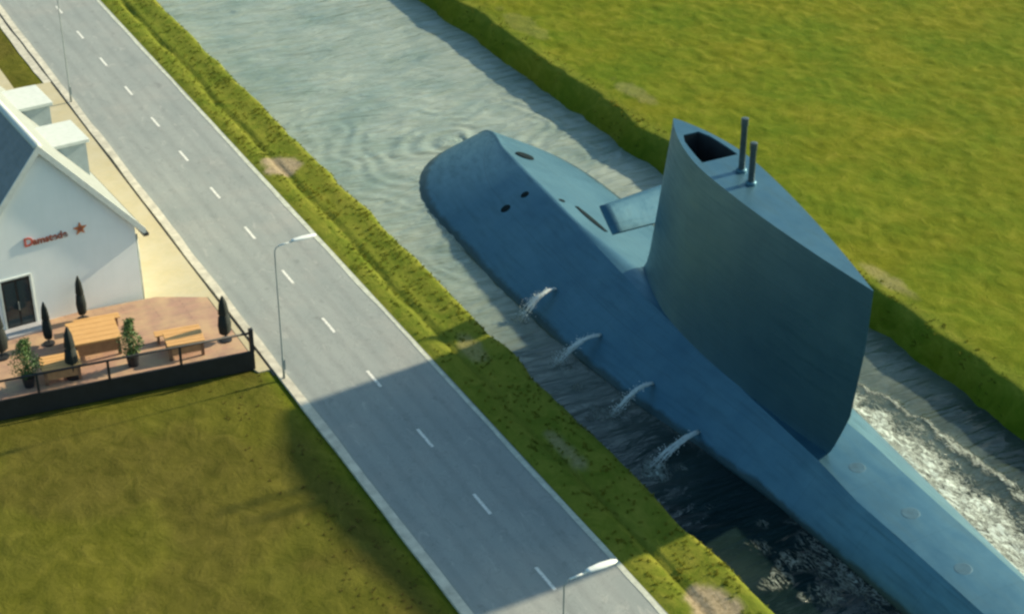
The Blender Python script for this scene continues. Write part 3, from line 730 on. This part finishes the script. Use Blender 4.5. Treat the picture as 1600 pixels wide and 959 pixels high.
# tall potted plants
leafm = M('leaf'); v = leafm.coords(); leafm.base(leafm.ramp(leafm.noise(v, 5, 4), [(.3, (.030, .085, .015)), (.7, (.085, .165, .030))])); leafm.rough(.55)
for (x, y, h, lab, sd, wd) in ((10.2, 60.75, 2.1, 'broad green potted plant at the left end of the terrace', 1, .62), (14.35, 60.35, 2.1, 'slim green potted plant behind the railing at mid terrace', 2, .45)):
    r = empty('potted_plant', (x, y, TZ), label=lab, cat='plant', group='potted plants on the terrace'); R = random.Random(sd)
    bm = new(); tube(bm, [(0, 0, 0), (0, 0, .45), (0, 0, .5), (0, 0, .44)], [.20, .27, .27, .22], 16); obj('pot', bm, black, r)
    bm = new()
    for k in range(7):
        a = R.random() * 6.28; tube(bm, [(math.cos(a) * .05, math.sin(a) * .05, .4), (math.cos(a) * .12, math.sin(a) * .12, h * .6), (math.cos(a) * wd * .5, math.sin(a) * wd * .5, h * R.uniform(.85, 1))], [.014, .01, .004], 5)
    obj('stems', bm, darkwood, r)
    bm = new()
    for k in range(1900):
        t = R.random(); a = R.random() * 6.28; z = .5 + (h - .45) * t; rad = wd * (.35 + .75 * math.sin(math.pi * min(1, t * .85 + .15))) * R.random() ** .5 * (.75 + .35 * math.sin(a * 2 + t * 7))
        p = Vector((math.cos(a) * rad, math.sin(a) * rad, z)); d = Vector((R.gauss(0, 1), R.gauss(0, 1), R.gauss(-.2, .6))).normalized(); s_ = d.orthogonal().normalized(); s_.rotate(Matrix.Rotation(R.random() * 6.28, 3, d)); l = R.uniform(.07, .15)
        vs = [bm.verts.new(p), bm.verts.new(p + d * l * .5 + s_ * l * .2), bm.verts.new(p + d * l), bm.verts.new(p + d * l * .5 - s_ * l * .2)]
        bm.faces.new(vs)
    obj('foliage', bm, leafm.m, r)

# ------------------------------------------------------------------ grass tufts (nobody could count them)
def tuft_mesh():
    me_v, me_f = [], []; R = random.Random(5)
    for k in range(11):
        a = R.random() * 6.28; r0 = R.random() * .07; h = R.uniform(.03, .08); lean = R.uniform(.3, 1.1) * h
        b = Vector((math.cos(a * 3) * r0, math.sin(a * 3) * r0, -.01)); s_ = Vector((-math.sin(a), math.cos(a), 0)) * .014; d = Vector((math.cos(a), math.sin(a), 0))
        i = len(me_v); me_v += [b - s_, b + s_, b + d * lean * .4 + Vector((0, 0, h * .7)) + s_ * .7, b + d * lean * .4 + Vector((0, 0, h * .7)) - s_ * .7, b + d * lean + Vector((0, 0, h))]
        me_f += [(i, i + 1, i + 2, i + 3), (i + 3, i + 2, i + 4)]
    return me_v, me_f
bv, bf = tuft_mesh(); bv = np.array([tuple(p) for p in bv])
zones = [(25.95, 29.9, 34, 104, 14, 1), (44.9, 46.4, 34, 112, 9, 1), (16.5, 19.4, 36, 58.2, 5, 0)]
VV, FF, AA, off = [], [], [], 0
for (x0, x1, y0, y1, dens, kind) in zones:
    n = int((x1 - x0) * (y1 - y0) * dens); X = rng.uniform(x0, x1, n); Y = rng.uniform(y0, y1, n)
    keep = dry(X, Y) < .5
    # only where the camera can look
    dxr = X * .8847 - Y * .4661; dep = (X * .4661 + Y * .8847) * .866 + 19; keep &= np.abs(dxr) < dep * .33
    keep &= rng.random(n) < .25 + .9 * sstep(.38, .6, vnoise(X, Y, 1.3, 40, 3)); X, Y = X[keep], Y[keep]; n = len(X)
    Z = ground_z(X, Y); ok = Z > WZ + .15; X, Y, Z = X[ok], Y[ok], Z[ok]; n = len(X)
    th = rng.random(n) * 6.28; s_ = rng.uniform(.6, 1.5, n) * (1.0 if kind else .8); c_, sn = np.cos(th), np.sin(th)
    P = np.empty((n, len(bv), 3)); P[:, :, 0] = X[:, None] + s_[:, None] * (c_[:, None] * bv[:, 0] - sn[:, None] * bv[:, 1]); P[:, :, 1] = Y[:, None] + s_[:, None] * (sn[:, None] * bv[:, 0] + c_[:, None] * bv[:, 1]); P[:, :, 2] = Z[:, None] + s_[:, None] * bv[:, 2]
    VV.append(P.reshape(-1, 3)); AA.append(np.repeat(brown_f(X, Y) if kind == 0 else np.zeros(n), len(bv)))
    for i, f in enumerate(bf): pass
    FF.append((off, n)); off += n * len(bv)
V = np.concatenate(VV); A = np.concatenate(AA); nt = off // len(bv)
quads = np.array([f for f in bf if len(f) == 4]); tris = np.array([f for f in bf if len(f) == 3])
base_i = (np.arange(nt) * len(bv))[:, None, None]
Q = (base_i + quads[None]).reshape(-1, 4); T = (base_i + tris[None]).reshape(-1, 3)
me = bpy.data.meshes.new('grass_tufts'); me.vertices.add(len(V)); me.vertices.foreach_set('co', V.ravel())
me.loops.add(Q.size + T.size); me.loops.foreach_set('vertex_index', np.concatenate([Q.ravel(), T.ravel()]).astype(np.int32))
me.polygons.add(len(Q) + len(T)); me.polygons.foreach_set('loop_start', np.concatenate([np.arange(len(Q)) * 4, Q.size + np.arange(len(T)) * 3]).astype(np.int32))
at = me.attributes.new('brown', 'FLOAT', 'POINT'); at.data.foreach_set('value', A.astype(np.float32)); me.update(calc_edges=True)
tm = M('grass_blade'); v = tm.coords(); n1 = tm.noise(v, .16, 5, .6); n2 = tm.noise(v, 1.1, 6, .65)
c = tm.mix(tm.ramp(n1, [(.4, (0,) * 3), (.6, (1,) * 3)]), tm.ramp(n2, [(.3, (.135, .150, .014)), (.7, (.250, .230, .035))]), tm.ramp(n2, [(.3, (.100, .150, .016)), (.7, (.200, .220, .035))]))
c = tm.mix(tm.attr('brown'), c, (.155, .12, .04)); tm.base(c); tm.rough(.7)
tl = tm.new('ShaderNodeBsdfTranslucent'); tm.link(c, tl.inputs[0]); ms_ = tm.new('ShaderNodeMixShader'); ms_.inputs[0].default_value = .5
tm.link(tm.b.outputs[0], ms_.inputs[1]); tm.link(tl.outputs[0], ms_.inputs[2]); tm.link(ms_.outputs[0], tm.n['Material Output'].inputs[0])
tm.b.inputs['Specular IOR Level'].default_value = .05
tag(link('grass_tufts', me, tm.m), 'short rough grass on the fields and canal banks', 'grass', kind='stuff')
